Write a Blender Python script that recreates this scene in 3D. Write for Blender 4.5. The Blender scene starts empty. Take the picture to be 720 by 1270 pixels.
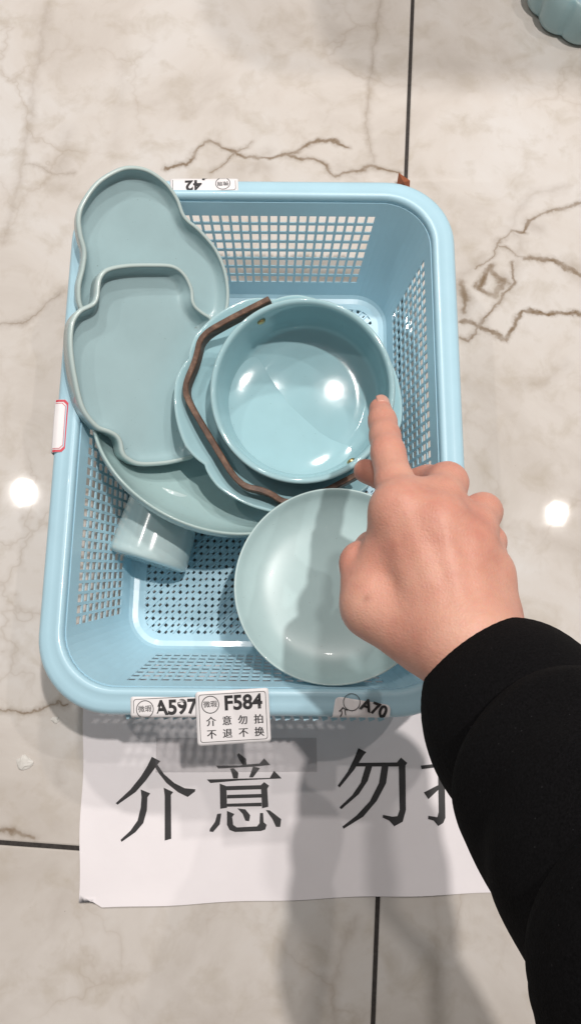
import bpy, bmesh, math, random
import numpy as np
from mathutils import Vector, Matrix
random.seed(7)
rng = np.random.default_rng(7)
scene = bpy.context.scene
COL = scene.collection

# ------------------------------------------------------------------ camera
F = 1000.0            # focal length in photograph pixels (720 x 1270)
TILT = math.radians(14)
CAMH = 0.745
cam_d = bpy.data.cameras.new('camera')
cam_d.sensor_fit = 'VERTICAL'
cam_d.sensor_height = 36.0
cam_d.lens = 36.0 * F / 1270.0
cam_d.clip_start = 0.01
cam_d.clip_end = 100
cam = bpy.data.objects.new('camera', cam_d)
COL.objects.link(cam)
cam.location = (0, 0, CAMH)
cam.rotation_euler = (TILT, 0, 0)
scene.camera = cam

# ------------------------------------------------------------------ light
world = bpy.data.worlds.new('World')
scene.world = world
world.use_nodes = True
bg = world.node_tree.nodes['Background']
bg.inputs[0].default_value = (1.0, 0.97, 0.93, 1)
bg.inputs[1].default_value = 0.17
def lamp(x, y, power, rad=0.04, z=2.8, col=(1.0, 0.94, 0.895)):
    d = bpy.data.lights.new('ceiling_lamp', 'AREA')
    d.shape = 'DISK'
    d.size = rad * 2
    d.energy = power
    d.color = col
    o = bpy.data.objects.new('ceiling_lamp', d)
    COL.objects.link(o)
    o.location = (x, y, z)
    return o
lamp(1.205, 0.88, 11.5, 0.025)
lamp(-1.213, 0.98, 11.5, 0.038)
lamp(0.55, 0.50, 43, 0.035)
lamp(0.50, 1.80, 23, 0.07)
lamp(-0.30, 1.93, 28, 0.07)
lamp(-0.52, -0.07, 0.25, 0.016)
lamp(-0.26, -0.09, 0.7, 0.036)
vs = scene.view_settings
vs.view_transform = 'Standard'
vs.look = 'None'
vs.exposure = 0.0
vs.gamma = 1.0
vs.use_curve_mapping = False

# ------------------------------------------------------------------ pixel helpers (a pixel gives a direction; height comes from the pile)
fw = np.array([0, math.sin(TILT), -math.cos(TILT)])
up = np.array([0, math.cos(TILT), math.sin(TILT)])
rt = np.array([1.0, 0, 0])
CC = np.array([0, 0, CAMH])
def ray(px, py): return fw + (px - 360) / F * rt + (635 - py) / F * up
def P(px, py, z):
    d = ray(px, py)
    return CC + d * ((z - CAMH) / d[2])
def PD(px, py, D): return CC + ray(px, py) * D
def PP(px, py, c, n):
    d = ray(px, py)
    return CC + d * (((c - CC) @ n) / (d @ n))
def nrm(v):
    v = np.asarray(v, float)
    return v / np.linalg.norm(v)

# ------------------------------------------------------------------ object helpers
def tag(o, label=None, cat=None, group=None, kind=None):
    if label: o['label'] = label
    if cat: o['category'] = cat
    if group: o['group'] = group
    if kind: o['kind'] = kind
    return o
def mesh_obj(name, verts, faces, mat, parent=None, smooth=True):
    m = bpy.data.meshes.new(name)
    m.from_pydata([tuple(map(float, v)) for v in verts], [], [tuple(int(i) for i in f) for f in faces])
    m.update()
    if smooth:
        m.polygons.foreach_set('use_smooth', [True] * len(m.polygons))
    o = bpy.data.objects.new(name, m)
    COL.objects.link(o)
    if mat: m.materials.append(mat)
    if parent: o.parent = parent
    return o
def recalc(o):
    bm = bmesh.new(); bm.from_mesh(o.data)
    bmesh.ops.recalc_face_normals(bm, faces=bm.faces)
    bm.to_mesh(o.data); bm.free()
    return o
def empty(name, loc=(0, 0, 0)):
    o = bpy.data.objects.new(name, None)
    COL.objects.link(o)
    o.location = tuple(map(float, loc))
    o.empty_display_size = 0.02
    return o
def adopt(child, parent):
    child.parent = parent
    bpy.context.view_layer.update()
    child.matrix_parent_inverse = parent.matrix_world.inverted()
def frame(c, n, xhint=(1, 0, 0)):
    n = nrm(n)
    x = np.array(xhint, float); x = nrm(x - n * (x @ n))
    y = np.cross(n, x)
    M = Matrix(((x[0], y[0], n[0], c[0]), (x[1], y[1], n[1], c[1]), (x[2], y[2], n[2], c[2]), (0, 0, 0, 1)))
    return M

# ------------------------------------------------------------------ materials
def new_mat(name):
    m = bpy.data.materials.new(name)
    m.use_nodes = True
    nt = m.node_tree
    return m, nt, nt.nodes['Principled BSDF']
def N(nt, typ, **kw):
    n = nt.nodes.new(typ)
    for k, v in kw.items(): setattr(n, k, v)
    return n
def ramp(nt, stops):
    r = N(nt, 'ShaderNodeValToRGB')
    e = r.color_ramp.elements
    while len(e) < len(stops): e.new(0.5)
    for i, (p, c) in enumerate(stops):
        e[i].position = p
        e[i].color = (*c, 1) if len(c) == 3 else c
    return r
def noise(nt, scale, detail=4, rough=0.55, vec=None, dist=0.0):
    n = N(nt, 'ShaderNodeTexNoise')
    n.inputs['Scale'].default_value = scale
    n.inputs['Detail'].default_value = detail
    n.inputs['Roughness'].default_value = rough
    n.inputs['Distortion'].default_value = dist
    if vec: nt.links.new(vec, n.inputs['Vector'])
    return n
def bump(nt, b, height, strength, dist=0.001):
    n = N(nt, 'ShaderNodeBump')
    n.inputs['Strength'].default_value = strength
    n.inputs['Distance'].default_value = dist
    nt.links.new(height, n.inputs['Height'])
    nt.links.new(n.outputs[0], b.inputs['Normal'])
    return n
def simple(name, col, rough=0.5, var=0.06, scale=40, coat=0.0, bmp=0.0, bscale=200, spec=0.5, metal=0.0, sss=0.0):
    m, nt, b = new_mat(name)
    tc = N(nt, 'ShaderNodeTexCoord')
    ns = noise(nt, scale, 5, 0.6, tc.outputs['Object'])
    lo = tuple(max(0, c * (1 - var)) for c in col); hi = tuple(min(1, c * (1 + var)) for c in col)
    r = ramp(nt, [(0.3, lo), (0.7, hi)])
    nt.links.new(ns.outputs['Fac'], r.inputs[0])
    nt.links.new(r.outputs[0], b.inputs['Base Color'])
    b.inputs['Roughness'].default_value = rough
    b.inputs['Coat Weight'].default_value = coat
    b.inputs['Coat Roughness'].default_value = 0.04
    b.inputs['Specular IOR Level'].default_value = spec
    b.inputs['Metallic'].default_value = metal
    if sss:
        b.inputs['Subsurface Weight'].default_value = sss
        b.inputs['Subsurface Radius'].default_value = (0.01, 0.004, 0.002)
        b.inputs['Subsurface Scale'].default_value = 0.4
    if bmp:
        nb = noise(nt, bscale, 4, 0.6, tc.outputs['Object'])
        bump(nt, b, nb.outputs['Fac'], bmp)
    return m

def glaze(name, col, rough=0.10, thin=(0.62, 0.68, 0.62), coat=0.35):
    # celadon glaze: thins to a paler body colour in blotches, tiny specks, faint orange-peel
    m, nt, b = new_mat(name)
    tc = N(nt, 'ShaderNodeTexCoord')
    n1 = noise(nt, 14, 4, 0.6, tc.outputs['Object'])
    lo = tuple(c * 0.93 for c in col); hi = tuple(c * 1.06 for c in col)
    r = ramp(nt, [(0.3, lo), (0.7, hi)])
    nt.links.new(n1.outputs['Fac'], r.inputs[0])
    n2 = noise(nt, 420, 2, 0.5, tc.outputs['Object'])
    r2 = ramp(nt, [(0.74, (0, 0, 0)), (0.80, (1, 1, 1))])
    nt.links.new(n2.outputs['Fac'], r2.inputs[0])
    mx = N(nt, 'ShaderNodeMixRGB')
    nt.links.new(r2.outputs[0], mx.inputs[0])
    nt.links.new(r.outputs[0], mx.inputs[1])
    mx.inputs[2].default_value = (col[0] * 0.55, col[1] * 0.55, col[2] * 0.52, 1)
    # glaze breaks pale over sharp edges
    g = N(nt, 'ShaderNodeNewGeometry')
    pr = ramp(nt, [(0.51, (0, 0, 0)), (0.58, (0.6, 0.6, 0.6))])
    nt.links.new(g.outputs['Pointiness'], pr.inputs[0])
    mx2 = N(nt, 'ShaderNodeMixRGB')
    nt.links.new(pr.outputs[0], mx2.inputs[0])
    nt.links.new(mx.outputs[0], mx2.inputs[1])
    mx2.inputs[2].default_value = (*thin, 1)
    nt.links.new(mx2.outputs[0], b.inputs['Base Color'])
    b.inputs['Roughness'].default_value = rough
    b.inputs['Coat Weight'].default_value = coat
    b.inputs['Coat Roughness'].default_value = 0.03
    b.inputs['Subsurface Weight'].default_value = 0.0
    nb = noise(nt, 60, 3, 0.5, tc.outputs['Object'])
    bump(nt, b, nb.outputs['Fac'], 0.02, 0.002)
    return m

M_glaze_blue = glaze('celadon_glaze_blue', (0.35, 0.555, 0.605), 0.075)
M_glaze_grey = glaze('celadon_glaze_grey_blue', (0.37, 0.515, 0.54), 0.24, coat=0.15)
M_glaze_grn = glaze('celadon_glaze_green', (0.38, 0.53, 0.53), 0.20, coat=0.12)
M_glaze_satin = glaze('celadon_glaze_satin', (0.43, 0.58, 0.59), 0.34, coat=0.04)
M_glaze_pale = glaze('celadon_glaze_pale', (0.52, 0.66, 0.67), 0.16)
M_plastic = simple('blue_plastic', (0.43, 0.66, 0.77), 0.30, 0.04, 18, 0.1, 0.05, 90)
M_brass = simple('brass', (0.55, 0.42, 0.20), 0.3, 0.1, 60, metal=0.9)
M_paper = simple('white_paper', (0.84, 0.80, 0.82), 0.75, 0.03, 10, 0, 0.55, 16)
M_label = simple('label_paper', (0.80, 0.78, 0.79), 0.45, 0.03, 40, 0, 0.03, 120)
M_ink = simple('printed_ink', (0.022, 0.021, 0.023), 0.55, 0.2, 70)
M_red = simple('red_print', (0.62, 0.06, 0.09), 0.5, 0.1, 60)
M_leaf = simple('dry_leaf', (0.30, 0.09, 0.035), 0.6, 0.25, 120, 0, 0.2, 300)
M_chip = simple('plaster_chip', (0.66, 0.64, 0.60), 0.7, 0.1, 200, 0, 0.3, 400)
M_phone = simple('phone_plastic', (0.02, 0.02, 0.022), 0.3, 0.1, 50)
M_hair = simple('dark_hair', (0.012, 0.010, 0.009), 0.45, 0.2, 200, 0, 0.4, 300)

# clear tape
M_tape, nt, b = new_mat('clear_tape')
b.inputs['Base Color'].default_value = (0.20, 0.19, 0.20, 1)
b.inputs['Roughness'].default_value = 0.3
b.inputs['Alpha'].default_value = 0.13
_tc = N(nt, 'ShaderNodeTexCoord'); _n = noise(nt, 60, 3, 0.5, _tc.outputs['Object']); bump(nt, b, _n.outputs['Fac'], 0.1)

# wood / bamboo strap
M_wood, nt, b = new_mat('brown_wood')
tc = N(nt, 'ShaderNodeTexCoord')
mp = N(nt, 'ShaderNodeMapping'); mp.inputs['Scale'].default_value = (90, 90, 420)
nt.links.new(tc.outputs['Object'], mp.inputs[0])
w1 = noise(nt, 1.0, 6, 0.65, mp.outputs[0])
r = ramp(nt, [(0.30, (0.045, 0.021, 0.012)), (0.52, (0.125, 0.065, 0.040)), (0.72, (0.26, 0.155, 0.10))])
nt.links.new(w1.outputs['Fac'], r.inputs[0]); nt.links.new(r.outputs[0], b.inputs['Base Color'])
b.inputs['Roughness'].default_value = 0.5
bump(nt, b, w1.outputs['Fac'], 0.25, 0.0006)

# skin
M_skin, nt, b = new_mat('skin')
tc = N(nt, 'ShaderNodeTexCoord')
s1 = noise(nt, 26, 4, 0.6, tc.outputs['Object'])
r = ramp(nt, [(0.30, (0.54, 0.235, 0.175)), (0.5, (0.63, 0.315, 0.235)), (0.72, (0.69, 0.385, 0.29))])
nt.links.new(s1.outputs['Fac'], r.inputs[0])
s2 = noise(nt, 260, 3, 0.6, tc.outputs['Object'])
mx = N(nt, 'ShaderNodeMixRGB', blend_type='MULTIPLY'); mx.inputs[0].default_value = 0.10
nt.links.new(r.outputs[0], mx.inputs[1]); nt.links.new(s2.outputs['Color'], mx.inputs[2])
at1 = N(nt, 'ShaderNodeAttribute', attribute_name='redness'); at2 = N(nt, 'ShaderNodeAttribute', attribute_name='spot')
m1 = N(nt, 'ShaderNodeMixRGB'); nt.links.new(at1.outputs['Fac'], m1.inputs[0]); nt.links.new(mx.outputs[0], m1.inputs[1]); m1.inputs[2].default_value = (0.56, 0.20, 0.15, 1)
m1f = N(nt, 'ShaderNodeMath', operation='MULTIPLY'); m1f.inputs[1].default_value = 0.55; nt.links.new(at1.outputs['Fac'], m1f.inputs[0]); nt.links.new(m1f.outputs[0], m1.inputs[0])
m2f = N(nt, 'ShaderNodeMath', operation='MULTIPLY'); m2f.inputs[1].default_value = 0.45; nt.links.new(at2.outputs['Fac'], m2f.inputs[0])
m2 = N(nt, 'ShaderNodeMixRGB'); nt.links.new(m2f.outputs[0], m2.inputs[0]); nt.links.new(m1.outputs[0], m2.inputs[1]); m2.inputs[2].default_value = (0.24, 0.09, 0.06, 1)
nt.links.new(m2.outputs[0], b.inputs['Base Color'])
b.inputs['Roughness'].default_value = 0.47
b.inputs['Specular IOR Level'].default_value = 0.38
b.inputs['Subsurface Weight'].default_value = 0.12
b.inputs['Subsurface Radius'].default_value = (0.008, 0.003, 0.0015)
b.inputs['Subsurface Scale'].default_value = 0.5
vo = N(nt, 'ShaderNodeTexVoronoi'); vo.inputs['Scale'].default_value = 480; vo.feature = 'DISTANCE_TO_EDGE'
nt.links.new(tc.outputs['Object'], vo.inputs['Vector'])
add = N(nt, 'ShaderNodeMath', operation='ADD')
nt.links.new(vo.outputs['Distance'], add.inputs[0]); nt.links.new(s2.outputs['Fac'], add.inputs[1])
bump(nt, b, add.outputs[0], 0.32, 0.0008)
M_nail = simple('fingernail', (0.60, 0.32, 0.25), 0.3, 0.05, 80)

# black knit cloth
def cloth(name, col, ribs=0.0):
    m, nt, b = new_mat(name)
    tc = N(nt, 'ShaderNodeTexCoord')
    n1 = noise(nt, 900, 2, 0.7, tc.outputs['Object'])
    n2 = noise(nt, 35, 4, 0.6, tc.outputs['Object'])
    r = ramp(nt, [(0.3, tuple(c * 0.6 for c in col)), (0.72, tuple(c * 1.5 for c in col))])
    nt.links.new(n1.outputs['Fac'], r.inputs[0]); nt.links.new(r.outputs[0], b.inputs['Base Color'])
    vo = N(nt, 'ShaderNodeTexVoronoi'); vo.inputs['Scale'].default_value = 170; nt.links.new(tc.outputs['Object'], vo.inputs['Vector'])
    rl_ = ramp(nt, [(0.035, (1, 1, 1)), (0.06, (0, 0, 0))]); nt.links.new(vo.outputs['Distance'], rl_.inputs[0])
    mxl = N(nt, 'ShaderNodeMixRGB'); nt.links.new(rl_.outputs[0], mxl.inputs[0]); nt.links.new(r.outputs[0], mxl.inputs[1]); mxl.inputs[2].default_value = (0.03, 0.03, 0.032, 1)
    nt.links.new(mxl.outputs[0], b.inputs['Base Color'])
    b.inputs['Roughness'].default_value = 0.95
    b.inputs['Specular IOR Level'].default_value = 0.04
    b.inputs['Sheen Weight'].default_value = 0.006
    b.inputs['Sheen Roughness'].default_value = 0.6
    ad = N(nt, 'ShaderNodeMath', operation='MULTIPLY_ADD'); ad.inputs[1].default_value = 3.0
    nt.links.new(n2.outputs['Fac'], ad.inputs[0]); nt.links.new(n1.outputs['Fac'], ad.inputs[2])
    bump(nt, b, ad.outputs[0], 0.35, 0.0015)
    return m
M_cloth = cloth('black_knit', (0.0052, 0.0050, 0.0056))

# marble floor: veins drawn as distorted line segments + faint network
VEINS = [  # (strength, width in mm, [pixels on the floor])
 (0.75, 2.6, [(205,207),(230,205),(239,192),(253,175),(272,181),(294,192),(311,194),(333,196),(356,192),(378,181),(397,173),(408,174),(430,182)]),
 (0.6, 2.6, [(261,214),(289,192),(311,178)]), (0.7, 3.0, [(356,193),(380,196),(401,203),(415,219),(432,212),(460,207),(493,215)]),
 (0.45, 5.0, [(315,215),(320,196),(333,188)]),
 (0.40, 4.0, [(61,3),(53,44),(42,111),(36,161),(28,205),(19,247),(6,300)]), (0.5, 2.5, [(33,203),(67,214),(92,213)]),
 (0.22, 5.0, [(155,28),(150,128),(142,192)]),
 (0.50, 3.0, [(470,-10),(470,19),(463,61),(458,109),(455,156),(463,203)]),
 (0.75, 2.6, [(632,286),(650,288),(655,272),(673,266),(705,256),(740,250)]), (0.6, 2.5, [(632,286),(616,302),(648,318)]),
 (0.85, 2.8, [(648,318),(685,322),(713,336),(740,350)]), (0.6, 2.6, [(588,334),(612,318),(616,302)]),
 (0.85, 3.6, [(608,332),(622,350),(614,366),(592,356),(608,332)]),
 (0.9, 2.3, [(572,399),(594,405),(626,423),(648,387),(707,387),(740,392)]), (0.7, 2.6, [(594,405),(618,376),(634,350),(636,322)]),
 (0.7, 2.4, [(594,405),(580,421),(570,418)]), (0.7, 5.0, [(572,350),(576,370),(574,390)]), (0.6, 6.0, [(622,345),(628,352)]),
 (0.3, 5.0, [(640,481),(673,475),(701,451)]),
 (0.55, 3.2, [(-10,405),(29,399),(54,382),(75,362)]),
 (0.65, 2.2, [(-5,881),(23,883),(45,884),(61,874),(73,868),(84,874)]), (0.7, 2.8, [(-5,1030),(19,1033),(42,1041)]),
 (0.3, 3.0, [(77,941),(74,970)]), (0.2, 4.0, [(76,1112),(65,1157)]),
 (0.4, 4.0, [(440,1140),(434,1156),(412,1217),(414,1269),(418,1320)]), (0.3, 4.0, [(539,1120),(540,1190),(541,1290)]),
 (0.35, 7.0, [(82,165),(84,190),(70,210)]), (0.5, 6.0, [(632,286),(640,292)]), (0.42, 7.0, [(570,345),(585,332),(600,325)]), (0.45, 6.0, [(655,276),(668,282)]), (0.5, 7.0, [(706,330),(722,345)]), (0.4, 8.0, [(300,212),(318,200),(330,208)]), (0.4, 5.0, [(645,300),(640,330),(630,360)]), (0.35, 5.0, [(420,205),(440,222)]), (0.3, 5.0, [(60,225),(95,245)]), (0.35, 4.0, [(700,232),(660,240),(640,262),(632,286)]), (0.25, 5.0, [(560,640),(640,655),(735,690)]),
]
def marble(segs):
    m, nt, b = new_mat('polished_marble')
    L = nt.links.new
    geo = N(nt, 'ShaderNodeNewGeometry')
    pos = geo.outputs['Position']
    # warp
    nw = noise(nt, 55, 3, 0.6, pos)
    sub = N(nt, 'ShaderNodeVectorMath', operation='SUBTRACT'); sub.inputs[1].default_value = (0.5, 0.5, 0.5); L(nw.outputs['Color'], sub.inputs[0])
    scl = N(nt, 'ShaderNodeVectorMath', operation='SCALE'); scl.inputs['Scale'].default_value = 0.016; L(sub.outputs[0], scl.inputs[0])
    wp = N(nt, 'ShaderNodeVectorMath', operation='ADD'); L(pos, wp.inputs[0]); L(scl.outputs[0], wp.inputs[1])
    flat = N(nt, 'ShaderNodeVectorMath', operation='MULTIPLY'); flat.inputs[1].default_value = (1, 1, 0); L(wp.outputs[0], flat.inputs[0])
    q = flat.outputs[0]
    # one segment group
    g = bpy.data.node_groups.new('vein_segment', 'ShaderNodeTree')
    for nm, ty in (('P', 'NodeSocketVector'), ('A', 'NodeSocketVector'), ('D', 'NodeSocketVector'), ('Inv', 'NodeSocketFloat'), ('W', 'NodeSocketFloat'), ('S', 'NodeSocketFloat'), ('Prev', 'NodeSocketFloat')):
        g.interface.new_socket(nm, in_out='INPUT', socket_type=ty)
    g.interface.new_socket('V', in_out='OUTPUT', socket_type='NodeSocketFloat')
    g.interface.new_socket('Q', in_out='OUTPUT', socket_type='NodeSocketVector')
    gi = g.nodes.new('NodeGroupInput'); go = g.nodes.new('NodeGroupOutput')
    def vm(op, a, c=None):
        n = g.nodes.new('ShaderNodeVectorMath'); n.operation = op
        g.links.new(a, n.inputs[0])
        if c is not None: g.links.new(c, n.inputs[1])
        return n
    def mm(op, a, c, clamp=False):
        n = g.nodes.new('ShaderNodeMath'); n.operation = op; n.use_clamp = clamp
        g.links.new(a, n.inputs[0]); g.links.new(c, n.inputs[1])
        return n
    pa = vm('SUBTRACT', gi.outputs['P'], gi.outputs['A'])
    dt = vm('DOT_PRODUCT', pa.outputs[0], gi.outputs['D'])
    t = mm('MULTIPLY', dt.outputs['Value'], gi.outputs['Inv'], True)
    sc = g.nodes.new('ShaderNodeVectorMath'); sc.operation = 'SCALE'
    g.links.new(gi.outputs['D'], sc.inputs[0]); g.links.new(t.outputs[0], sc.inputs['Scale'])
    df = vm('SUBTRACT', pa.outputs[0], sc.outputs[0])
    ln = vm('LENGTH', df.outputs[0])
    dv = mm('DIVIDE', ln.outputs['Value'], gi.outputs['W'], True)
    on = g.nodes.new('ShaderNodeMath'); on.operation = 'SUBTRACT'; on.inputs[0].default_value = 1.0; g.links.new(dv.outputs[0], on.inputs[1])
    ms = mm('MULTIPLY', on.outputs[0], gi.outputs['S'])
    mxx = mm('MAXIMUM', ms.outputs[0], gi.outputs['Prev'])
    g.links.new(mxx.outputs[0], go.inputs[0])
    # the point is handed on through each segment so that they are evaluated one after another
    ho = g.nodes.new('ShaderNodeVectorMath'); ho.operation = 'MULTIPLY_ADD'; ho.inputs[1].default_value = (1e-9, 1e-9, 1e-9)
    g.links.new(mxx.outputs[0], ho.inputs[0]); g.links.new(gi.outputs['P'], ho.inputs[2])
    g.links.new(ho.outputs[0], go.inputs[1])
    prev = None
    for s, wd, a, c in segs:
        if True:
            n = N(nt, 'ShaderNodeGroup', node_tree=g)
            d = c - a
            L(q, n.inputs['P'])
            n.inputs['A'].default_value = (a[0], a[1], 0)
            n.inputs['D'].default_value = (d[0], d[1], 0)
            n.inputs['Inv'].default_value = 1.0 / float(d[0]**2 + d[1]**2)
            n.inputs['W'].default_value = wd * 0.001 * 2.3
            n.inputs['S'].default_value = s
            if prev is None: n.inputs['Prev'].default_value = 0
            else: L(prev, n.inputs['Prev'])
            prev = n.outputs['V']; q = n.outputs['Q']
    if prev is None:
        zz = N(nt, 'ShaderNodeValue'); zz.outputs[0].default_value = 0.0; prev = zz.outputs[0]
    # veins fade in and out along their run
    nf = noise(nt, 40, 3, 0.6, pos)
    rf = ramp(nt, [(0.28, (0.5,) * 3), (0.58, (1, 1, 1))]); L(nf.outputs['Fac'], rf.inputs[0])
    rh = ramp(nt, [(0.0, (0, 0, 0)), (0.22, (0.10,) * 3), (0.45, (0.30,) * 3), (0.62, (0.80,) * 3), (0.85, (1, 1, 1))]); L(prev, rh.inputs[0])
    vmul = N(nt, 'ShaderNodeMath', operation='MULTIPLY'); L(rh.outputs[0], vmul.inputs[0]); L(rf.outputs[0], vmul.inputs[1])
    # base mottling
    n1 = noise(nt, 5.5, 6, 0.62, pos, 0.6)
    r1 = ramp(nt, [(0.30, (0.51, 0.465, 0.42)), (0.50, (0.615, 0.575, 0.535)), (0.72, (0.67, 0.65, 0.63))])
    L(n1.outputs['Fac'], r1.inputs[0])
    n3 = noise(nt, 30, 5, 0.6, pos, 0.4)
    r3 = ramp(nt, [(0.50, (0, 0, 0)), (0.75, (0.55, 0.55, 0.55))]); L(n3.outputs['Fac'], r3.inputs[0])
    mA = N(nt, 'ShaderNodeMixRGB'); L(r3.outputs[0], mA.inputs[0]); L(r1.outputs[0], mA.inputs[1]); mA.inputs[2].default_value = (0.43, 0.375, 0.30, 1)
    # faint hairline network
    vo = N(nt, 'ShaderNodeTexVoronoi', feature='DISTANCE_TO_EDGE'); vo.inputs['Scale'].default_value = 7.0
    wp2 = N(nt, 'ShaderNodeVectorMath', operation='SCALE'); wp2.inputs['Scale'].default_value = 0.20; L(noise(nt, 6, 5, 0.6, pos).outputs['Color'], wp2.inputs[0])
    ad2 = N(nt, 'ShaderNodeVectorMath', operation='ADD'); L(pos, ad2.inputs[0]); L(wp2.outputs[0], ad2.inputs[1]); L(ad2.outputs[0], vo.inputs['Vector'])
    rv = ramp(nt, [(0.0, (0.34,) * 3), (0.012, (0.16,) * 3), (0.05, (0, 0, 0))]); L(vo.outputs['Distance'], rv.inputs[0])
    nm = noise(nt, 4, 2, 0.5, pos)
    rm = ramp(nt, [(0.48, (0, 0, 0)), (0.60, (1, 1, 1))]); L(nm.outputs['Fac'], rm.inputs[0])
    vm2 = N(nt, 'ShaderNodeMath', operation='MULTIPLY'); L(rv.outputs[0], vm2.inputs[0]); L(rm.outputs[0], vm2.inputs[1])
    mB = N(nt, 'ShaderNodeMixRGB'); L(vm2.outputs[0], mB.inputs[0]); L(mA.outputs[0], mB.inputs[1]); mB.inputs[2].default_value = (0.33, 0.26, 0.19, 1)
    mC = N(nt, 'ShaderNodeMixRGB'); L(vmul.outputs[0], mC.inputs[0]); L(mB.outputs[0], mC.inputs[1]); mC.inputs[2].default_value = (0.20, 0.14, 0.085, 1)
    # dirt specks
    n4 = noise(nt, 260, 2, 0.5, pos); r4 = ramp(nt, [(0.79, (0, 0, 0)), (0.82, (0.6, 0.6, 0.6))]); L(n4.outputs['Fac'], r4.inputs[0])
    mD = N(nt, 'ShaderNodeMixRGB'); L(r4.outputs[0], mD.inputs[0]); L(mC.outputs[0], mD.inputs[1]); mD.inputs[2].default_value = (0.12, 0.09, 0.07, 1)
    L(mD.outputs[0], b.inputs['Base Color'])
    # scuffed polish
    ms_ = N(nt, 'ShaderNodeMapping'); ms_.inputs['Scale'].default_value = (8, 190, 8); ms_.inputs['Rotation'].default_value = (0, 0, 0.1); L(pos, ms_.inputs[0])
    n5 = noise(nt, 1.0, 4, 0.7, ms_.outputs[0])
    n6 = noise(nt, 9, 4, 0.6, pos)
    mr = N(nt, 'ShaderNodeMapRange'); mr.inputs['From Min'].default_value = 0.3; mr.inputs['From Max'].default_value = 0.75; mr.inputs['To Min'].default_value = 0.012; mr.inputs['To Max'].default_value = 0.05
    L(n6.outputs['Fac'], mr.inputs['Value']); L(mr.outputs[0], b.inputs['Roughness'])
    b.inputs['Specular IOR Level'].default_value = 0.45
    ads = N(nt, 'ShaderNodeMath', operation='ADD'); L(n5.outputs['Fac'], ads.inputs[0]); L(n6.outputs['Fac'], ads.inputs[1])
    bump(nt, b, ads.outputs[0], 0.015, 0.0008)
    return m
M_marble = marble([])
M_grout = simple('dark_grout', (0.035, 0.03, 0.027), 0.85, 0.4, 300, 0, 0.4, 500)

# ------------------------------------------------------------------ floor
fl = mesh_obj('floor', [(-4, -4, -0.012), (4, -4, -0.012), (4, 4, -0.012), (-4, 4, -0.012)], [(0, 1, 2, 3)], M_grout)
gm = mesh_obj('grout', [(-4, -4, -0.0012), (4, -4, -0.0012), (4, 4, -0.0012), (-4, 4, -0.0012)], [(0, 1, 2, 3)], M_grout, fl)
tag(fl, 'cream marble tiled floor', kind='structure')
TS, GAP = 1.0, 0.0036
def tile_mesh():
    h = TS / 2 - GAP / 2; c = 0.0012
    loops = [(h, -0.010), (h, -c), (h - c * 0.4, -c * 0.35), (h - c * 1.3, 0.0)]
    v, f = [], []
    for s, z in loops: v += [(-s, -s, z), (s, -s, z), (s, s, z), (-s, s, z)]
    for k in range(3):
        for i in range(4):
            j = (i + 1) % 4
            f.append((k * 4 + i, k * 4 + j, k * 4 + 4 + j, k * 4 + 4 + i))
    f.append((12, 13, 14, 15))
    m = bpy.data.meshes.new('tile'); m.from_pydata(v, [], f); m.materials.append(M_marble)
    return m
tm = tile_mesh()
RT = math.radians(-3.9)
J = np.array([0.0758, -0.131])
ux = np.array([math.cos(RT), math.sin(RT)]); uy = np.array([-math.sin(RT), math.cos(RT)])
for i in range(-3, 3):
    for j in range(-3, 3):
        c = J + ux * (i + 0.5) * TS + uy * (j + 0.5) * TS
        mine = []
        for st, wd, pts in VEINS:
            ws = [P(x, y, 0) for x, y in pts]
            for a, e in zip(ws[:-1], ws[1:]):
                for q in (a, e, (a + e) / 2):
                    d = q[:2] - c
                    if abs(d @ ux) < TS / 2 and abs(d @ uy) < TS / 2: mine.append((st, wd, a, e)); break
        me = tm
        if mine:
            me = tm.copy(); me.materials.clear(); me.materials.append(marble(mine))
        o = bpy.data.objects.new('tile', me); COL.objects.link(o)
        o.location = (c[0], c[1], random.uniform(-0.0002, 0.0001)); o.rotation_euler = (0, 0, RT); o.parent = fl

# ------------------------------------------------------------------ basket
BC = np.array([-0.0255, 0.2285]); BROT = math.radians(-0.5)
bx_root = empty('plastic_basket', (BC[0], BC[1], 0)); bx_root.rotation_euler = (0, 0, BROT)
tag(bx_root, 'light blue plastic lattice basket full of celadon dishes', 'basket')
def rrect(hx, hy, r, cols_x, cols_y, nc=10):
    """counter-clockwise rounded rectangle; cols_* fractions (-1..1) on the straight runs"""
    pts = []
    sx, sy = hx - r, hy - r
    for t in cols_y: pts.append((hx, t * sy))
    for k in range(1, nc): a = math.pi / 2 * k / nc; pts.append((sx + r * math.cos(a), sy + r * math.sin(a)))
    for t in cols_x: pts.append((-t * sx, hy))
    for k in range(1, nc): a = math.pi / 2 * (1 + k / nc); pts.append((-sx + r * math.cos(a), sy + r * math.sin(a)))
    for t in cols_y: pts.append((-hx, -t * sy))
    for k in range(1, nc): a = math.pi / 2 * (2 + k / nc); pts.append((-sx + r * math.cos(a), -sy + r * math.sin(a)))
    for t in cols_x: pts.append((t * sx, -hy))
    for k in range(1, nc): a = math.pi / 2 * (3 + k / nc); pts.append((sx + r * math.cos(a), -sy + r * math.sin(a)))
    return pts
def hole_cols(n, frac=0.72):
    out, flag = [-1.0], []
    p = 2.0 / n
    for i in range(n):
        a = -1 + p * i + p * (1 - frac) / 2
        out += [a, a + p * frac]; flag += [False, True]
    out.append(1.0); flag.append(False)
    return out, flag
HX, HY, HR = 0.1462, 0.2098, 0.043
BX, BY, BR = 0.1185, 0.1745, 0.032
cx_, fx_ = hole_cols(23); cy_, fy_ = hole_cols(37)
colflag = fy_ + [False] * 10 + fx_ + [False] * 10 + fy_ + [False] * 10 + fx_ + [False] * 10
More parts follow.
